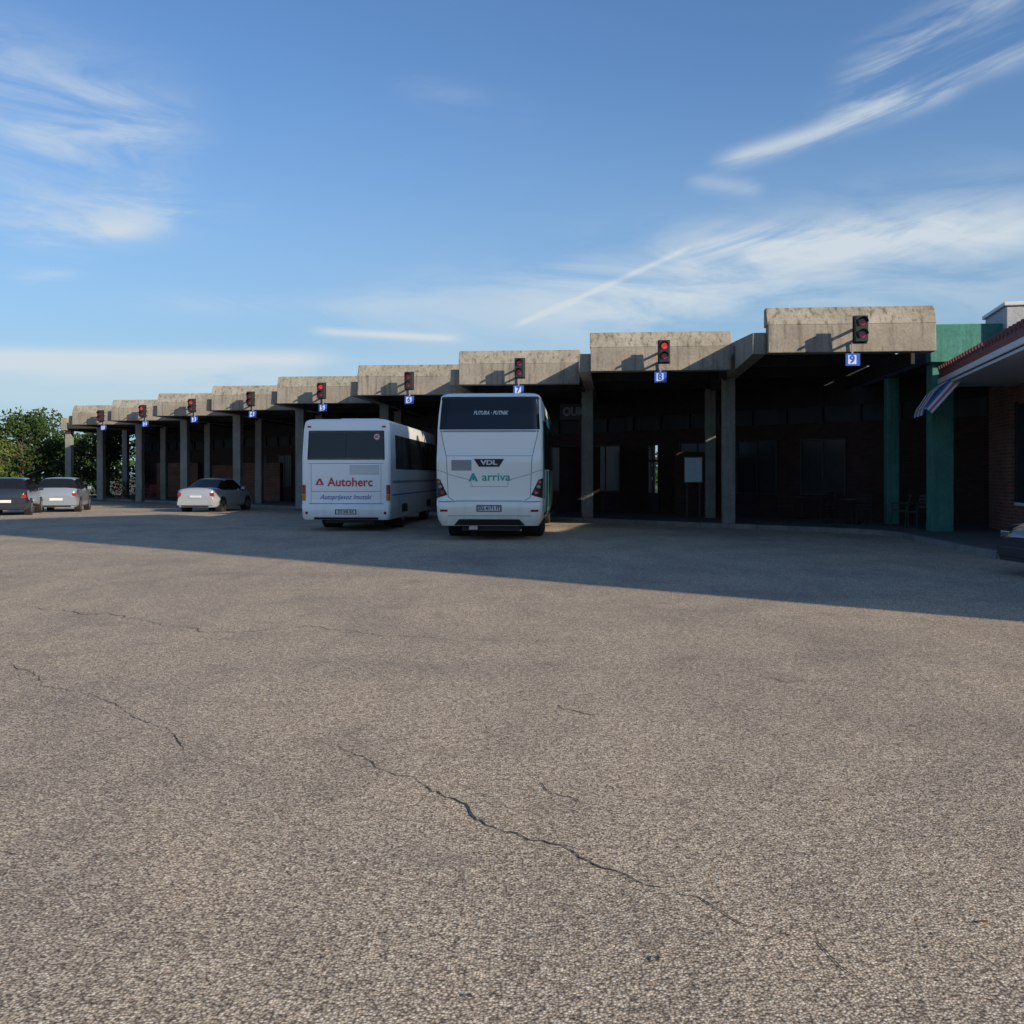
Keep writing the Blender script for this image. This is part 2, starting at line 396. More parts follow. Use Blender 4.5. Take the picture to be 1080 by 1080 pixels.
def signal(k, num):
    M = bay(k); e = empty('traffic_light', M @ Matrix.Translation((W * .52, 0, 0)))
    mb = MB()
    mb.box((-.14, -.72, 4.66), (.14, -.50, 5.26), M_black)
    mb.box((-.17, -.50, 4.63), (.17, -.485, 5.29), M_black)
    mb.box((-.03, -.49, 5.02), (.03, .02, 5.08), M_grey)
    mb.box((-.03, -.49, 4.76), (.03, .02, 4.81), M_grey)
    for z, m in ((5.10, M_redlit if k in (1, 4, 6, 7) else M_redsig), (4.82, M_redsig)):
        mb.cone((0, -.719, z), (0, -.735, z), .085, .08, m, 16)
        n = 10; vs = []
        for i in range(n + 1):
            a = math.pi * i / n
            for r, yy in ((.115, -.721), (.115, -.88)): vs.append((math.cos(a) * r, yy, z + math.sin(a) * r))
        mb.add(vs, [(2*i, 2*i+1, 2*i+3, 2*i+2) for i in range(n)], M_black, True)
    mb.obj('housing', e, .008)
    s = empty('bay_number_sign', M @ Matrix.Translation((W * .50, 0, 0)))
    mb = MB(); mb.box((-.165, -.12, 4.16), (.165, -.08, 4.45), M_signblue); mb.box((-.02, -.079, 4.44), (.02, -.04, 4.78), M_grey)
    mb.box((-.02, -.039, 4.70), (.02, .01, 4.74), M_grey)
    mb.box((-.11, -.124, 4.20), (.08, -.1201, 4.41), M_signwhite)
    mb.obj('panel', s)
    vs, fs = textverts(num, .25, .010); mb = MB(); mb.add([(x - .015, -.128, 4.305 + y) for x, y in vs], fs, M_signblue); mb.obj('number', s, fix=False)
for k in range(9): signal(k, str(9 - k))

def notice(k, t, u, z, w, h, txt=None):
    e = empty('notice_board', bay(k)); mb = MB()
    mb.box((u, t, z), (u + w, t + .04, z + h), M_poster); mb.box((u - .03, t + .041, z - .03), (u + w + .03, t + .06, z + h + .03), M_grey)
    mb.box((u + .04, t + .061, .13), (u + .09, t + .1, z + h), M_dkgrey); mb.box((u + w - .09, t + .061, .13), (u + w - .04, t + .1, z + h), M_dkgrey)
    mb.obj('board', e)
    mb = MB()
    for i in range(9): mb.box((u + .06, t - .006, z + .08 + i * .08), (u + w - .08 - .06 * (i % 3), t - .002, z + .088 + i * .08), M_grey)
    mb.obj('printed_lines', e)
notice(1, 6.4, 3.05, 1.36, .55, .80)
e = empty('hanging_sign', bay(2)); mb = MB(); mb.box((3.0, 5.0, 3.62), (4.0, 5.06, 4.2), M_dkgrey); mb.box((3.1, 5.02, 4.201), (3.14, 5.05, 4.5), M_black); mb.box((3.86, 5.02, 4.201), (3.9, 5.05, 4.5), M_black); mb.obj('panel', e)
vs, fs = textverts('OUK', .42, .02); mb = MB(); mb.add([(3.5 + x * .85, 4.99, 3.9 + y) for x, y in vs], fs, M_grey); mb.obj('lettering', e, fix=False)
# ---------------------------------------------------------------- cafe on the right
cafe = empty('cafe_building'); CM = frame(8.6, 16.3, .217, .976)
mb = MB(); mb.M = CM
mb.box((1.75, 3.6, .13), (10, 10.35, 4.2), M_brick)
mb.box((1.62, 10.36, .13), (10, 12.6, 4.45), M_brick)
mb.obj('walls', cafe)
mb = MB(); mb.M = CM
mb.box((1.55, 10.355, 4.452), (10, 12.7, 5.8), M_plaster); mb.box((1.48, 10.3, 5.802), (10.05, 12.78, 5.9), M_trim)
mb.obj('parapet', cafe, .02)
mb = MB(); mb.M = CM
vs = [(0,1.5,4.0),(0,10.34,4.0),(5,10.34,5.05),(5,1.5,5.05),(0,1.5,4.22),(0,10.34,4.22),(5,10.34,5.27),(5,1.5,5.27),(10,10.34,4.0),(10,1.5,4.0),(10,10.34,4.22),(10,1.5,4.22)]
mb.add(vs, [(0,1,5,4),(4,5,6,7),(0,4,7,3),(1,2,6,5),(3,2,1,0),(7,6,10,11),(8,9,11,10),(2,3,9,8),(3,7,11,9),(2,8,10,6)], M_tile)
for i in range(30):
    y = 1.6 + i * .3
    mb.cone((-.05, y, 4.235), (5, y, 5.285), .09, .09, M_tile, 8)
mb.box((-.06, 1.45, 3.88), (-.004, 10.4, 4.0), M_trim)
mb.box((-.03, 1.46, 4.001), (-.003, 10.39, 4.2), M_tile)
mb.box((-.004, 1.5, 3.80), (1.74, 10.33, 3.86), M_trim)
mb.obj('tiled_roof', cafe)
mb = MB(); mb.M = CM
mb.box((1.70, 8.6, .9), (1.749, 10.0, 3.3), M_win); mb.box((1.66, 8.52, .83), (1.72, 10.08, .899), M_trim)
mb.box((1.67, 8.52, .9), (1.72, 8.599, 3.38), M_black); mb.box((1.67, 10.001, .9), (1.72, 10.08, 3.38), M_black)
mb.box((1.70, 5.2, .13), (1.749, 6.3, 2.4), M_wood); mb.box((1.70, 6.7, .9), (1.749, 8.1, 2.9), M_win)
mb.obj('windows', cafe)
aw = empty('striped_awning', CM); mb = MB()
M_pink = simple('fabric_pink', (.55, .16, .22), .8); M_fblue = simple('fabric_blue', (.08, .16, .55), .8); M_fwhite = simple('fabric_white', (.75, .76, .8), .8)
cols = [M_fblue, M_fwhite, M_pink, M_fwhite, M_fblue, M_fwhite]
for i in range(6):
    y0 = 8.9 + i * .24; y1 = y0 + .24
    zz = [(-.05, 3.86), (-.35, 3.60), (-.60, 3.20), (-.64, 3.02)]
    for a, b in zip(zz, zz[1:]):
        mb.add([(a[0], y0, a[1]), (a[0], y1, a[1]), (b[0], y1, b[1]), (b[0], y0, b[1])], [(0, 1, 2, 3)], cols[i])
for j in range(4):
    a0 = j / 4; a1 = (j + 1) / 4
    pts = []
    for f in (a0, a1): pts.append(((-.05 + .30 * f, 3.86), (-.60 + .16 * f, 3.20 - .14 * f)))
    mb.add([(pts[0][0][0], 8.89, pts[0][0][1]), (pts[0][1][0], 8.89, pts[0][1][1]), (pts[1][1][0], 8.89, pts[1][1][1]), (pts[1][0][0], 8.89, pts[1][0][1])], [(0,1,2,3)], [M_fblue, M_fwhite, M_pink, M_fwhite][j])
mb.cone((-.59, 8.88, 3.18), (-.59, 10.34, 3.18), .02, .02, M_metal, 8)
mb.obj('fabric', aw, fix=False)
mb = MB(); mb.M = CM; mb.box((2.2, 12.8, .13), (9, 24, 4.9), M_brick_d); mb.obj('sun_block_wing', cafe)  # brick wing added to block sun from reaching under the canopies

# ---------------------------------------------------------------- office building right of the view (casts the yard shadow)
TH = math.radians(41); EL = math.radians(21.0)
d2 = Vector((-math.cos(TH), math.sin(TH)))
ob = empty('office_building')
OM = frame(12.2, 5.2, -d2.x, -d2.y)
ux = Vector((OM[0][0], OM[1][0])); sgn = 1 if ux.dot(Vector((.66, .75))) > 0 else -1
mb = MB(); mb.M = OM
w = 10.5 * sgn; hh = 16.5
x0, x1 = sorted((0, w))
mb.box((x0, 0, 0), (x1, 24, hh), M_plaster); mb.box((x0 - .12, -.12, hh + .003), (x1 + .12, 24.12, hh + .3), M_conc)
mb.obj('walls', ob)
mb = MB(); mb.M = OM
for fl in range(5):
    z = 1.1 + fl * 3.1
    for i in range(5):
        xx = x0 + .8 + i * 2.0
        mb.box((xx, -.03, z), (xx + 1.2, .05, z + 1.5), M_win); mb.box((xx - .06, -.09, z - .08), (xx + 1.26, -.002, z - .003), M_trim)
    for i in range(9):
        yy = 1.2 + i * 2.5
        mb.box((-.03, yy, z), (.03, yy + 1.3, z + 1.5), M_win)
mb.obj('windows', ob)

# ---------------------------------------------------------------- coaches
class Coach:
    def __init__(s, name, M, Lg, zs, rc, paint):
        s.e = empty(name, M); s.zs = zs; s.L = Lg; s.rc = rc; s.paint = paint
        mb = MB()
        zz = []
        for a, b in zip(zs, zs[1:]):
            n = max(1, int((b[0] - a[0]) / .12))
            for i in range(n): zz.append(a[0] + (b[0] - a[0]) * i / n)
        zz.append(zs[-1][0])
        lev = [(z, 0) for z in zz]; zt = zz[-1]
        for dz, ins in ((.03, .02), (.06, .06), (.085, .13), (.10, .24)): lev.append((zt + dz, ins))
        vs = []; cnt = None
        for z, ins in lev:
            w, yr = s.wy(min(z, zt)); w -= ins; yr += ins; yf = Lg - ins - (max(0, z - 1.2)) * .12; r = max(.03, rc - ins * .3)
            ring = []
            for cx, cy, a0 in ((w - r, yr + r, -90), (w - .2, yf - .2, 0), (-(w - .2), yf - .2, 90), (-(w - r), yr + r, 180)):
                rr = r if cy < Lg / 2 else .2
                for j in range(7):
                    t = math.radians(a0 + 15 * j); ring.append((cx + rr * math.cos(t), cy + rr * math.sin(t), z))
            cnt = len(ring); vs += ring
        fs = []
        for i in range(len(lev) - 1):
            for j in range(cnt): fs.append((i * cnt + j, i * cnt + (j + 1) % cnt, (i + 1) * cnt + (j + 1) % cnt, (i + 1) * cnt + j))
        mb.add(vs, fs, paint, True)
        o = (len(lev) - 1) * cnt
        mb.add(vs, [tuple(range(o, o + cnt)), tuple(range(cnt - 1, -1, -1))], paint)
        mb.obj('body', s.e)
    def wy(s, z):
        zs = s.zs
        if z <= zs[0][0]: return zs[0][1], zs[0][2]
        for a, b in zip(zs, zs[1:]):
            if z <= b[0]:
                t = (z - a[0]) / (b[0] - a[0]); return a[1] + (b[1] - a[1]) * t, a[2] + (b[2] - a[2]) * t
        return zs[-1][1], zs[-1][2]
    def rear(s, x, z, off):
        w, yr = s.wy(z); r = s.rc; ax = abs(x); sx = 1 if x >= 0 else -1
        if ax > w - r:
            q = min(1, (ax - (w - r)) / r); y = yr + r - math.sqrt(max(0, 1 - q * q)) * r
            a = math.asin(q); return (sx * (min(ax, w) + off * math.sin(a)), y - off * math.cos(a), z)
        return (x, yr - off, z)
    def quad(s, mb, c, mat, off=.006, nx=14, nz=8):
        vs = []
        for j in range(nz + 1):
            for i in range(nx + 1):
                u = i / nx; v = j / nz
                x = (c[0][0] * (1 - u) + c[1][0] * u) * (1 - v) + (c[3][0] * (1 - u) + c[2][0] * u) * v
                z = (c[0][1] * (1 - u) + c[1][1] * u) * (1 - v) + (c[3][1] * (1 - u) + c[2][1] * u) * v
                vs.append(s.rear(x, z, off))
        fs = [(j * (nx + 1) + i, j * (nx + 1) + i + 1, (j + 1) * (nx + 1) + i + 1, (j + 1) * (nx + 1) + i) for j in range(nz) for i in range(nx)]
        mb.add(vs, fs, mat, True)
    def rect(s, mb, x0, x1, z0, z1, mat, off=.006, nx=14, nz=6): s.quad(mb, [(x0, z0), (x1, z0), (x1, z1), (x0, z1)], mat, off, nx, nz)
    def line(s, mb, x0, z0, x1, z1, mat, t=.012, off=.004):
        dx, dz = x1 - x0, z1 - z0; L = math.hypot(dx, dz); nx_, nz_ = -dz / L * t / 2, dx / L * t / 2
        s.quad(mb, [(x0 - nx_, z0 - nz_), (x1 - nx_, z1 - nz_), (x1 + nx_, z1 + nz_), (x0 + nx_, z0 + nz_)], mat, off, 12, 1)
    def text(s, body, cx, cz, size, mat, bold=0, shear=0, sx=1, sp=1, off=.008, name='lettering'):
        vs, fs = textverts(body, size, bold, shear, sp, sx); mb = MB()
        mb.add([s.rear(cx + x, cz + y, off) for x, y in vs], fs, mat); mb.obj(name, s.e, fix=False)
    def disc(s, mb, cx, cz, r, mat, off=.008, n=16):
        vs = [s.rear(cx + r * math.cos(2*math.pi*i/n), cz + r * math.sin(2*math.pi*i/n), off) for i in range(n)]
        mb.add(vs, [tuple(range(n))], mat)
    def side(s, mb, y0, y1, z0, z1, mat, off=.006, nz=6):
        for sg in (1, -1):
            vs = []
            for j in range(nz + 1):
                z = z0 + (z1 - z0) * j / nz; w, _ = s.wy(z); vs += [(sg * (w + off), y0, z), (sg * (w + off), y1, z)]
            mb.add(vs, [(2*j, 2*j+1, 2*j+3, 2*j+2) for j in range(nz)], mat)
    def wheels(s, ys, r=.5, w=1.26, dual=()):
        mb = MB()
        for y in ys:
            for sg in (1, -1):
                xo = sg * (w - .03); wd = .58 if y in dual else .30; xi = sg * (w - wd)
                xm = [(xi, r * .90), (xi + sg * .04, r), (xo - sg * .04, r), (xo, r * .90)]
                for (xa, ra), (xb, rb) in zip(xm, xm[1:]): mb.cone((xa, y, r), (xb, y, r), ra, rb, M_rubber, 28, False)
                mb.cone((xi, y, r), (xi + sg * .01, y, r), r * .9, r * .9, M_rubber, 28)
                mb.cone((xo, y, r), (xo - sg * .02, y, r), r * .9, r * .58, M_rubber, 28, False)
                mb.cone((xo - sg * .02, y, r), (xo - sg * .06, y, r), r * .58, r * .5, M_metal, 28, True)
                mb.cone((xo - sg * .06, y, r), (xo + sg * .0, y, r), r * .22, r * .18, M_metal, 16, True)
        mb.obj('wheels', s.e)
        mb = MB()
        for y in ys:
            for sg in (1, -1):
                n = 20; wv = s.wy(.6)[0] + .004
                vs = [(sg * wv, y, r)] + [(sg * wv, y + (r + .1) * math.cos(math.pi * i / n), max(s.zs[0][0], r + (r + .1) * math.sin(math.pi * i / n))) for i in range(n + 1)]
                mb.add(vs, [(0, i + 1, i + 2) for i in range(n)], M_black)
        mb.obj('wheel_arches', s.e)

M1 = frame(-.545, 24.8, .06, 1)
c = Coach('touring_coach', M1, 12.4, [(.36, 1.17, .14), (.50, 1.24, .05), (.62, 1.265, .0), (.93, 1.275, -.05), (.97, 1.275, .03), (1.45, 1.28, .02), (1.98, 1.28, -.02), (2.03, 1.28, .02), (2.2, 1.275, .04), (2.66, 1.27, .10), (3.05, 1.25, .19), (3.46, 1.21, .32)], .20, M_white2)
mb = MB()
c.quad(mb, [(-1.20, 2.66), (1.20, 2.66), (1.16, 3.42), (-1.16, 3.42)], M_glass, .008, 24, 10)
c.quad(mb, [(-1.18, 3.39), (1.18, 3.39), (1.15, 3.46), (-1.15, 3.46)], M_black, .012, 24, 2)
c.side(mb, 1.2, 12.0, 1.72, 2.95, M_glass)
mb.obj('windows', c.e)
mb = MB()
c.quad(mb, [(-1.18, 2.60), (1.18, 2.60), (1.18, 2.64), (-1.18, 2.64)], M_grey, .006, 24, 1)
for sg in (1, -1):
    c.line(mb, sg * 1.16, 2.60, sg * 1.02, 1.98, M_seam, .014)
    c.line(mb, sg * 1.02, 1.98, sg * .98, 1.05, M_seam, .014)
    c.line(mb, sg * .98, 1.05, sg * .80, .93, M_seam, .014)
    c.line(mb, sg * .80, .935, sg * 1.22, .945, M_seam, .02)
    c.line(mb, sg * 1.02, 1.62, sg * 1.25, 1.70, M_seam, .010)
c.line(mb, -.80, .955, .80, .955, M_seam, .02)
c.line(mb, -1.02, 2.03, 1.02, 2.03, M_seam, .010)
c.line(mb, -1.0, 1.60, -.45, 1.45, M_grey, .012); c.line(mb, -.45, 1.45, -.40, 1.30, M_grey, .010); c.line(mb, .45, 1.30, .45, 1.45, M_grey, .010); c.line(mb, .45, 1.45, 1.0, 1.60, M_grey, .012)
c.line(mb, -.45, 1.30, .45, 1.30, M_grey, .010)
c.line(mb, -1.15, .60, 1.15, .60, M_seam, .012)
mb.obj('panel_seams', c.e, fix=False)
mb = MB()
for sg in (1, -1):
    c.quad(mb, [(sg * 1.0, 1.10), (sg * 1.262, 1.02), (sg * 1.275, 1.50), (sg * 1.17, 1.46)] if sg > 0 else [(-1.262, 1.02), (-1.0, 1.10), (-1.17, 1.46), (-1.275, 1.50)], M_black, .010, 10, 8)
    for (xx, zz, r, m) in ((1.12, 1.17, .05, M_red), (1.17, 1.30, .045, M_grey), (1.20, 1.41, .035, M_orange)):
        c.disc(mb, sg * xx, zz, r, m, .016)
    c.rect(mb, sg * 1.08 - .09, sg * 1.08 + .09, .70, .75, M_red, .008)
c.quad(mb, [(-.85, .37), (.85, .37), (.72, .52), (-.72, .52)], M_black, .02, 10, 3)
c.rect(mb, -.30, .30, .70, .86, M_black, .006); c.rect(mb, -.27, .27, .72, .84, M_plate, .012)
c.rect(mb, -.90, -.42, 1.68, 1.93, M_grey, .006)
c.quad(mb, [(-.24, 1.77), (.24, 1.77), (.36, 1.955), (-.36, 1.955)], M_black, .012, 8, 6)
mb.obj('lamps_and_trim', c.e, fix=False)
c.text('VDL', 0, 1.865, .15, M_plate, .006, 0, 1.4, off=.026)
c.text('arriva', .17, 1.52, .27, M_teal, .004, 0, 1.1)
c.text('FUTURA · PUTNIK', .02, 3.06, .13, M_plate, .003, .3, .78, off=.014)
c.text('ZG 4171 IT', 0, .78, .12, M_black, .004, 0, .9, off=.016)
mb = MB()
for k3 in range(3): c.quad(mb, [(-.50 + k3 * .09, 1.42 + .03 * (k3 % 2)), (-.44 + k3 * .09, 1.42 + .03 * (k3 % 2)), (-.36, 1.62), (-.40, 1.62)], M_teal, .008 + k3 * .001, 3, 3)
c.side(mb, 3.2, 7.2, .5, 1.7, M_tealdark, .008); c.side(mb, 2.3, 12.1, 2.9601, 3.2, M_tealdark, .008)
c.side(mb, .5, 1.19, 1.0, 2.9, M_tealdark, .006); c.side(mb, .24, .49, 1.55, 2.3, M_teal, .006)
mb.obj('livery', c.e, fix=False)
c.wheels((2.3, 3.7, 9.6), .5, 1.25, (2.3,))
mb = MB(); mb.box((-.7, .5, .22), (.7, 11, .40), M_black); mb.box((-.5, .25, .26), (-.3, .6, .36), M_metal); mb.obj('underbody', c.e)
mb = MB(); mb.box((-.7, 3, 3.5), (.7, 5.5, 3.66), M_white2); mb.obj('roof_unit', c.e, .05)

M2 = frame(-4.62, 29.0, .05, 1)
c = Coach('intercity_bus', M2, 10.6, [(.33, 1.20, .06), (.42, 1.24, .0), (.74, 1.25, -.03), (.77, 1.25, .02), (1.9, 1.25, .02), (2.1, 1.25, .03), (2.85, 1.22, .09), (3.05, 1.19, .13)], .10, M_white)
mb = MB()
c.quad(mb, [(-1.06, 2.04), (1.06, 2.04), (1.03, 2.78), (-1.03, 2.78)], M_glass, .008, 16, 6)
c.side(mb, .9, 10.2, 1.75, 2.72, M_glass)
mb.obj('windows', c.e)
mb = MB()
for a, b, d, e_ in ((-1.08, 2.02, 1.08, 2.02), (-1.05, 2.80, 1.05, 2.80), (-1.07, 2.02, -1.045, 2.80), (1.07, 2.02, 1.045, 2.80)): c.line(mb, a, b, d, e_, M_black, .03, .011)
c.line(mb, -.01, 2.04, -.01, 2.78, M_black, .02, .012)
c.line(mb, -1.2, 1.90, 1.2, 1.90, M_seam, .012); c.line(mb, -1.22, .78, 1.22, .78, M_seam, .02)
c.line(mb, -.98, 1.88, -.98, .80, M_seam, .01); c.line(mb, .98, 1.88, .98, .80, M_seam, .01)
c.line(mb, -.98, 1.12, .98, 1.12, M_redtext, .014)
for i in range(9): c.line(mb, .10, 1.60 + i * .03, .93, 1.60 + i * .03, M_grey, .011)
mb.obj('panel_seams', c.e, fix=False)
mb = MB()
for sg in (1, -1):
    c.rect(mb, sg * 1.18 - .05, sg * 1.18 + .05, .86, 1.03, M_orange, .010); c.rect(mb, sg * 1.18 - .05, sg * 1.18 + .05, 1.04, 1.30, M_red, .010)
    c.disc(mb, sg * 1.10, .52, .04, M_red, .01); c.rect(mb, sg * 1.05 - .05, sg * 1.05 + .05, 2.90, 2.95, M_red, .01)
c.rect(mb, -.30, .30, .48, .62, M_black, .006); c.rect(mb, -.27, .27, .50, .60, M_plate, .012)
c.disc(mb, .86, 2.64, .10, M_redtext, .013); c.disc(mb, .86, 2.64, .075, M_plate, .015)
c.quad(mb, [(-.86, 1.30), (-.62, 1.30), (-.71, 1.48), (-.77, 1.48)], M_redtext, .008, 3, 3); c.quad(mb, [(-.79, 1.32), (-.69, 1.32), (-.73, 1.41), (-.75, 1.41)], M_plate, .010, 3, 3)
c.rect(mb, -.9, .9, .335, .40, M_black, .012)
mb.obj('lamps_and_trim', c.e, fix=False)
c.text('Autoherc', .12, 1.37, .335, M_redtext, .007, 0, .98)
c.text('Autoprijevoz Imotski', -.02, .96, .185, M_bluetext, .001, .4, .90)
c.text('80', .86, 2.64, .10, M_black, .003, 0, 1, off=.018)
c.text('ZD 345 KK', 0, .55, .10, M_black, .003, 0, .95, off=.016)
mb = MB(); c.side(mb, .3, 10.3, 1.35, 1.42, M_grey); c.side(mb, .3, 10.3, 1.0, 1.03, M_bluetext)
for y in (2.1, 3.3, 4.5, 5.7, 6.9, 8.1, 9.2): c.side(mb, y, y + .07, 1.75, 2.72, M_black, .010)
for y in (1.6, 3.9, 5.2, 6.5): c.side(mb, y, y + .015, .5, 1.3, M_seam, .005)
mb.obj('side_trim', c.e, fix=False)
c.wheels((2.6, 8.2), .48, 1.24, (2.6,))
mb = MB(); mb.box((-.7, .5, .22), (.7, 9.5, .36), M_black); mb.obj('underbody', c.e)
mb = MB(); mb.box((-.6, 2.0, 3.12), (.6, 3.6, 3.26), M_white); mb.box((-.5, 6.0, 3.12), (.5, 7.0, 3.22), M_white); mb.obj('roof_unit', c.e, .05)

# ---------------------------------------------------------------- cars
def car(M, paint, kind='hatch'):
    e = empty('parked_car', M)
    if kind == 'hatch':
        st = [(0,.62,.66,.70,.72),(.05,.82,.84,.88,.8),(.14,.98,1.0,1.03,.83),(.55,1.00,1.36,1.42,.66),(.95,.98,1.41,1.46,.66),(1.9,.95,1.43,1.48,.67),(2.35,.94,1.38,1.44,.66),(3.05,.93,.97,1.02,.74),(3.6,.84,.86,.92,.78),(3.95,.70,.73,.77,.76),(4.08,.5,.54,.58,.7)]
        gl = {2, 6}; sd = {3, 4, 5}; L = 4.08; wy = (.75, 3.25)
    else:
        st = [(0,.60,.64,.70,.74),(.05,.86,.88,.92,.8),(.12,.93,.95,.99,.8),(.75,.95,.99,1.03,.78),(1.45,.95,1.34,1.39,.63),(1.85,.94,1.39,1.43,.64),(2.5,.93,1.37,1.42,.65),(3.2,.92,.96,1.00,.74),(3.8,.84,.87,.91,.78),(4.3,.70,.73,.77,.76),(4.45,.5,.54,.58,.7)]
        gl = {3, 6}; sd = {4, 5}; L = 4.45; wy = (.85, 3.55)
    mb = MB(); rows = []
    for (y, zb, zs, zr, wr) in st:
        w = .87 if .3 < y < L - .5 else (.84 if .1 < y < L - .2 else .78)
        half = [(w * .88, .22), (w, .32), (w * 1.01, .55 if zb > .56 else zb * .9), (w * .96, zb), (wr, zs), (wr * .82, zr), (wr * .4, zr + .02)]
        rows.append([(-x, y, z) for x, z in half] + [(x, y, z) for x, z in reversed(half)])
    n = len(rows[0])
    for i in range(len(rows) - 1):
        for j in range(n - 1):
            glass = (i in gl and 4 <= j <= 8) or (i in sd and j in (3, n - 5)) or (i in gl and j in (3, n - 5))
            if i in sd and 4 <= j <= 8: glass = False
            mb.add([rows[i][j], rows[i][j+1], rows[i+1][j+1], rows[i+1][j]], [(0,1,2,3)], M_glass if glass else paint, not glass)
    for r in (rows[0], rows[-1]): mb.add(r, [tuple(range(n))], paint)
    o = mb.obj('body', e)
    bm = bmesh.new(); bm.from_mesh(o.data); bmesh.ops.remove_doubles(bm, verts=bm.verts, dist=.0005); bmesh.ops.recalc_face_normals(bm, faces=bm.faces); bm.to_mesh(o.data); bm.free()
    mb = MB()
    for y in wy:
        for sg in (1, -1):
            mb.cone((sg * .66, y, .31), (sg * .885, y, .31), .36, .37, M_black, 24)
            mb.cone((sg * .68, y, .31), (sg * .895, y, .31), .31, .30, M_rubber, 24)
            mb.cone((sg * .88, y, .31), (sg * .902, y, .31), .20, .18, M_metal, 16)
            for q in range(5):
                a = q * 1.257; mb.cone((sg * .903, y, .31), (sg * .903, y + math.cos(a) * .17, .31 + math.sin(a) * .17), .012, .012, M_black, 5)
    mb.obj('wheels', e)
    mb = MB()
    for sg in (1, -1):
        mb.box((sg * .72 - .09, .005, .68), (sg * .72 + .08, .12, .83), M_red)
        mb.box((sg * .62 - .14, L - .22, .56), (sg * .62 + .12, L - .03, .68), M_lamp)
        mb.box((sg * .93 - .09, 2.85, .95), (sg * .93 + .07, 3.0, 1.08), paint)
    mb.box((-.26, -.03, .62 if kind != 'hatch' else .50), (.26, -.002, .72 if kind != 'hatch' else .61), M_plate)
    mb.box((-.80, -.05, .30), (.80, .06, .46), paint); mb.box((-.6, -.052, .24), (.6, .05, .298), M_black)
    mb.box((-.7, L - .06, .28), (.7, L + .02, .44), M_black)
    mb.obj('lamps_and_bumpers', e, .015)
    return e
def rotframe(px, py, yaw): x, y = g(px, py); return frame(x, y, math.sin(math.radians(yaw)), math.cos(math.radians(yaw)))
car(rotframe(59, 540.5, -14), M_cgrey, 'hatch')
car(rotframe(4, 544, -16), M_cdark, 'hatch')
car(rotframe(206, 540.5, 8), M_silver, 'sedan')
car(frame(7.86 + 4.40, 16.2, -.99, -.06), M_cblack, 'sedan')

def chair(x, y, yaw, mat=None):
    mat = mat or M_black
    e = empty('cafe_chair', Matrix.Translation((x, y, .13)) @ Matrix.Rotation(yaw, 4, 'Z')); mb = MB()
    mb.box((-.22, -.22, .43), (.22, .22, .46), mat)
    for sx in (-.2, .2):
        mb.cone((sx * 1.1, -.22, 0), (sx, -.2, .66), .014, .014, mat, 6); mb.cone((sx * 1.1, .24, 0), (sx, .2, .44), .014, .014, mat, 6)
        mb.cone((sx, .2, .44), (sx, .28, .88), .014, .014, mat, 6); mb.cone((sx, -.2, .66), (sx, .25, .67), .018, .018, mat, 6)
    for z in (.55, .65, .75, .84): mb.box((-.2, .21 + (z - .44) * .18, z), (.2, .225 + (z - .44) * .18, z + .06), mat)
    mb.obj('seat_and_frame', e)
def table(x, y):
    e = empty('cafe_table', Matrix.Translation((x, y, .13))); mb = MB()
    mb.cone((0, 0, .71), (0, 0, .74), .38, .38, M_dkgrey, 24); mb.cone((0, 0, .02), (0, 0, .71), .03, .03, M_black, 10); mb.cone((0, 0, 0), (0, 0, .03), .24, .22, M_black, 20)
    mb.obj('top_and_pedestal', e)
table(10.2, 31.2); table(9.6, 34.5)
for a in ((9.5, 31.1, -1.4), (9.0, 34.3, 1.4), (10.3, 34.4, -1.5), (10.2, 30.4, 3.1)): chair(*a)
chair(10.85, 29.2, -1.9, M_dkgrey); chair(11.0, 28.3, -1.2, M_dkgrey)
table(-22.6, 62.5)
for a in ((-23.3, 62.3, 1.3), (-22.0, 62.6, -1.3), (-21.2, 61.8, .4)): chair(*a, M_reddk)

# ---------------------------------------------------------------- trees
def leaves(mbx, c, r, n, size, mat, rnd):
    for _ in range(n):
        while True:
            p = Vector((rnd.uniform(-1, 1), rnd.uniform(-1, 1), rnd.uniform(-1, 1)))
            if p.length < 1: break
        p = Vector(c) + Vector((p.x * r[0], p.y * r[1], p.z * r[2]))
        a = Vector((rnd.gauss(0, 1), rnd.gauss(0, 1), rnd.gauss(0, 1))).normalized(); b = a.orthogonal().normalized()
        b = Matrix.Rotation(rnd.uniform(0, 6.28), 3, a) @ b; cc = a.cross(b); s = size * rnd.uniform(.6, 1.3)
        mbx.add([p - b * s, p - cc * s * .5, p + b * s, p + cc * s * .5], [(0, 1, 2, 3)], mat)
def tree(x, y, h, rad, mat, seed, name='broadleaf_tree', nclump=34, per=140, size=.15):
    rnd = random.Random(seed); e = empty(name, Matrix.Translation((x, y, 0)))
    mb = MB(); th = h * .35
    mb.cone((0, 0, 0), (.1, 0, th), h * .03, h * .02, M_bark, 10); mb.cone((.1, 0, th), (0, .1, h * .8), h * .02, h * .006, M_bark, 8)
    lf = MB()
    for i in range(nclump):
        a = rnd.uniform(0, 6.28); zz = rnd.uniform(.22, .90); rr = rad * math.sqrt(rnd.random()) * (1 - .75 * max(0, zz - .5) / .5 * .9)
        c = (math.cos(a) * rr, math.sin(a) * rr, h * zz)
        mb.cone((0, 0, h * max(.25, zz - .25)), c, h * .009, h * .003, M_bark, 5)
        q = rad * rnd.uniform(.22, .42)
        leaves(lf, c, (q, q, q * .75), per, size, mat, rnd)
    mb.obj('trunk_and_limbs', e); lf.obj('foliage', e, fix=False)
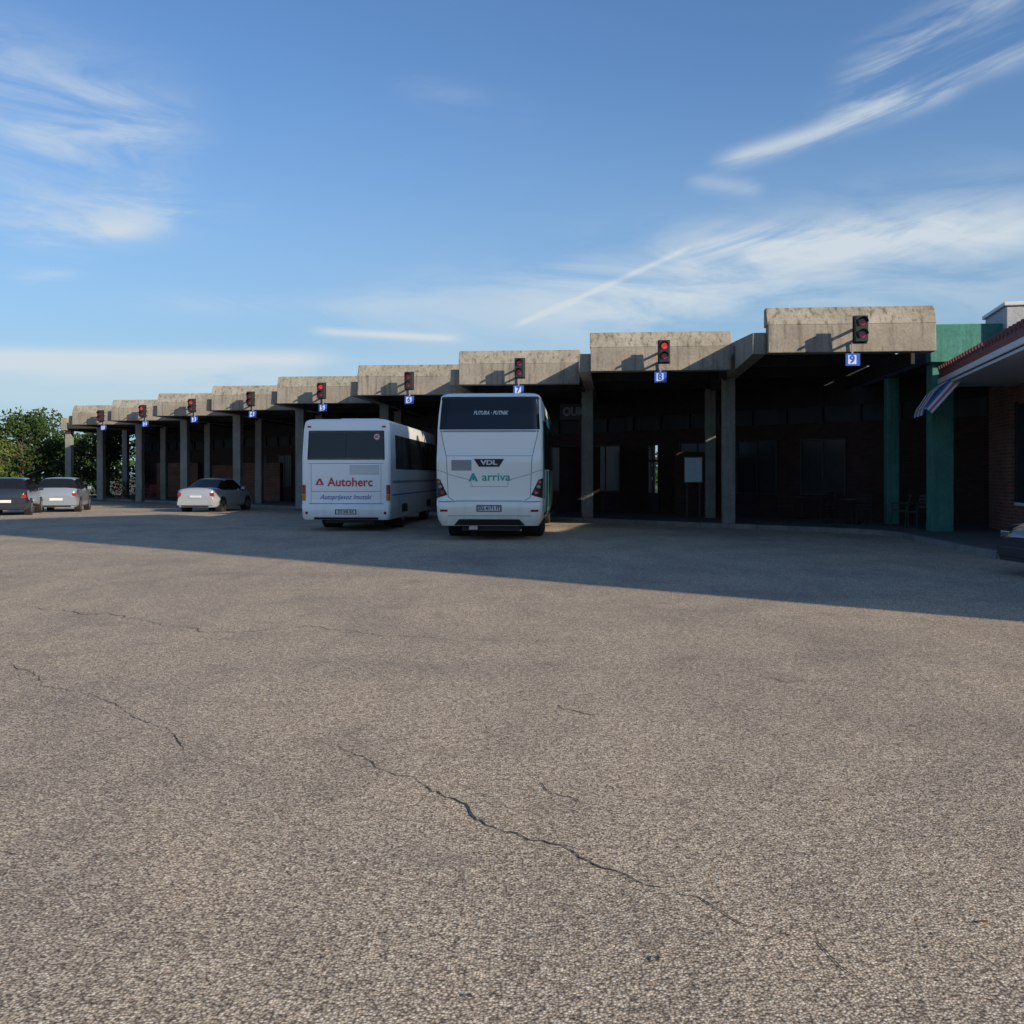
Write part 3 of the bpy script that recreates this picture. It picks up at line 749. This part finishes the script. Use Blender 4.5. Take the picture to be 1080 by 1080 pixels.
tree(-33.0, 70, 5.9, 3.2, M_leaf, 1); tree(-38.0, 72, 5.6, 3.3, M_leaf, 2); tree(-29.5, 76, 6.0, 3.2, M_leaf, 3)
tree(-30.6, 62, 4.0, 1.5, M_leaf2, 5, nclump=18, per=80, size=.10); tree(-44, 74, 6.2, 3.6, M_leaf, 6)
tree(-35.0, 77, 6.5, 3.4, M_leaf, 8); tree(-26.5, 84, 6.4, 3.0, M_leaf, 12); tree(-41, 80, 6.4, 3.6, M_leaf, 13)
rnd = random.Random(3); mb = MB()
for i in range(300):
    t = i / 300; x = -110 + 230 * t + rnd.uniform(-3, 3); y = 104 + rnd.uniform(-6, 10) - (12 if x < -20 else 0)
    hgt = 4.6 + 2.2 * noise.noise(Vector((x * .09, 0, 0))) + rnd.uniform(-.8, .6)
    leaves(mb, (x, y, hgt * .55), (2.6, 2.2, hgt * .5), 70, .38, M_leaf, rnd)
mb.obj('distant_trees', fix=False)
rnd = random.Random(5); mb = MB()
for i in range(50): leaves(mb, (-48 + i * .5, 66.5 - i * .02, .8), (.5, .5, .75), 90, .09, M_leaf, rnd)
mb.obj('hedge', fix=False)

# ---------------------------------------------------------------- world
wd = bpy.data.worlds.new('World'); S.world = wd; wd.use_nodes = True; nt = wd.node_tree
bg = nt.nodes['Background']; bg.inputs[1].default_value = 0.15
sky = nt.nodes.new('ShaderNodeTexSky'); sky.sky_type = 'NISHITA'; sky.sun_disc = False
sky.sun_elevation = EL
sky.sun_rotation = math.atan2(math.cos(TH), -math.sin(TH))
sky.altitude = 0; sky.air_density = 1.0; sky.dust_density = 1.2; sky.ozone_density = 3.2
tc = nt.nodes.new('ShaderNodeTexCoord'); sp = nt.nodes.new('ShaderNodeSeparateXYZ'); nt.links.new(tc.outputs['Generated'], sp.inputs[0])
AZ = math_(nt, 'ARCTAN2', sp.outputs[0], sp.outputs[1]); ELV = math_(nt, 'ARCSINE', sp.outputs[2])
def dirp(px, py):
    X = (px - 540) / F; Z = (HY - py) / F; return math.atan(X), math.atan(Z / math.sqrt(1 + X * X))
def shared(ang, fa, fp, seed, det=5):
    ca, sa = math.cos(math.radians(ang)), math.sin(math.radians(ang))
    u = math_(nt, 'ADD', math_(nt, 'MULTIPLY', AZ, ca * fa), math_(nt, 'MULTIPLY', ELV, sa * fa))
    v = math_(nt, 'SUBTRACT', math_(nt, 'MULTIPLY', ELV, ca * fp), math_(nt, 'MULTIPLY', AZ, sa * fp))
    cb = nt.nodes.new('ShaderNodeCombineXYZ'); nt.links.new(u, cb.inputs[0]); nt.links.new(v, cb.inputs[1]); cb.inputs[2].default_value = seed
    return noise_(nt, cb.outputs[0], 1.0, det, .62, .6)
NA = shared(15, 5, 34, 1.3); NB = shared(-4, 5.5, 24, 5.7)
def smooth(v, a, b):
    m = nt.nodes.new('ShaderNodeMapRange'); m.interpolation_type = 'SMOOTHSTEP'; nt.links.new(v, m.inputs[0]); m.inputs[1].default_value = a; m.inputs[2].default_value = b; return m.outputs[0]
def streak(p0, p1, width, amt, nz, lo=.42, hi=.7, edge=.25):
    a0, e0 = dirp(*p0); a1, e1 = dirp(*p1); L = math.hypot(a1 - a0, e1 - e0); cx, cy = (a1 - a0) / L, (e1 - e0) / L
    dx = math_(nt, 'SUBTRACT', AZ, a0); dy = math_(nt, 'SUBTRACT', ELV, e0)
    s = math_(nt, 'ADD', math_(nt, 'MULTIPLY', dx, cx / L), math_(nt, 'MULTIPLY', dy, cy / L))
    wq = width / F * .8
    p = math_(nt, 'SUBTRACT', math_(nt, 'MULTIPLY', dy, cx / wq), math_(nt, 'MULTIPLY', dx, cy / wq))
    ga = math_(nt, 'POWER', 2.718, math_(nt, 'MULTIPLY', math_(nt, 'MULTIPLY', p, p), -1.0))
    win = math_(nt, 'MULTIPLY', smooth(s, -edge, edge), smooth(s, 1 + edge, 1 - edge))
    return math_(nt, 'MULTIPLY', math_(nt, 'MULTIPLY', smooth(nz, lo, hi), ga), math_(nt, 'MULTIPLY', win, amt))
cl = [
 streak((765,170),(1000,95),11,.7,NA,.28,.60,.12),
 streak((880,115),(1100,45),15,.6,NA,.35,.65,.2),
 streak((900,80),(1080,-20),24,.6,NA,.34,.66,.2),
 streak((720,262),(1110,236),26,.85,NA,.26,.60,.12),
 streak((560,310),(1110,210),55,.42,NB,.33,.68,.3),
 streak((545,343),(725,262),3.5,.42,NB,.10,.50,.05),
 streak((620,330),(1110,290),55,.42,NB,.33,.68,.3),
 streak((-60,60),(170,150),60,.55,NB,.30,.68,.3),
 streak((-60,150),(190,140),50,.36,NB,.30,.68,.3),
 streak((-60,225),(220,218),28,.48,NB,.33,.66,.3),
 streak((-60,262),(160,240),16,.60,NB,.33,.62,.2),
 streak((20,292),(90,280),10,.50,NB,.36,.62,.3),
 streak((-100,374),(345,378),11,.70,NB,.20,.5,.10),
 streak((-100,384),(300,390),16,.45,NB,.20,.6,.2),
 streak((335,349),(480,357),5,.7,NB,.20,.5,.12),
 streak((-140,408),(640,405),36,.45,NB,.20,.6,.3),
 streak((380,335),(720,310),50,.38,NB,.33,.68,.3),
 streak((430,90),(560,125),18,.14,NB,.36,.7,.3),
 streak((730,190),(800,200),10,.30,NA,.30,.6,.2),
 streak((150,320),(450,320),16,.28,NB,.33,.68,.3),
]
tot = cl[0]
for x in cl[1:]: tot = math_(nt, 'ADD', tot, x)
tot = math_(nt, 'MINIMUM', tot, .9)
blue = mixc(nt, 1.0, sky.outputs[0], (.72, .88, 1.04), 'MULTIPLY')
hz = math_(nt, 'MULTIPLY', smooth(ELV, .40, -.02), .62)
blue = mixc(nt, hz, blue, (2.3, 3.35, 4.2))
colr = mixc(nt, tot, blue, (4.3, 4.8, 5.15))
nt.links.new(colr, bg.inputs[0])
wd.cycles.sampling_method = 'MANUAL'; wd.cycles.sample_map_resolution = 256

sl = bpy.data.lights.new('sun', 'SUN'); sl.energy = 5.0; sl.angle = math.radians(.5); sl.color = (1, .88, .71)
so = bpy.data.objects.new('sun', sl); COL.objects.link(so)
dvec = Vector((-math.cos(TH) * math.cos(EL), math.sin(TH) * math.cos(EL), -math.sin(EL)))
so.rotation_euler = dvec.to_track_quat('-Z', 'Y').to_euler(); so.location = (30, -20, 30)

cd = bpy.data.cameras.new('camera'); cd.sensor_width = 36; cd.lens = F / 1080 * 36; cd.shift_y = -(540 - HY) / 1080; cd.clip_end = 6000; cd.clip_start = .05
co = bpy.data.objects.new('camera', cd); COL.objects.link(co); co.location = (0, 0, H); co.rotation_euler = (math.radians(90), 0, 0); S.camera = co
S.view_settings.view_transform = 'Standard'; S.view_settings.look = 'None'; S.view_settings.exposure = 0
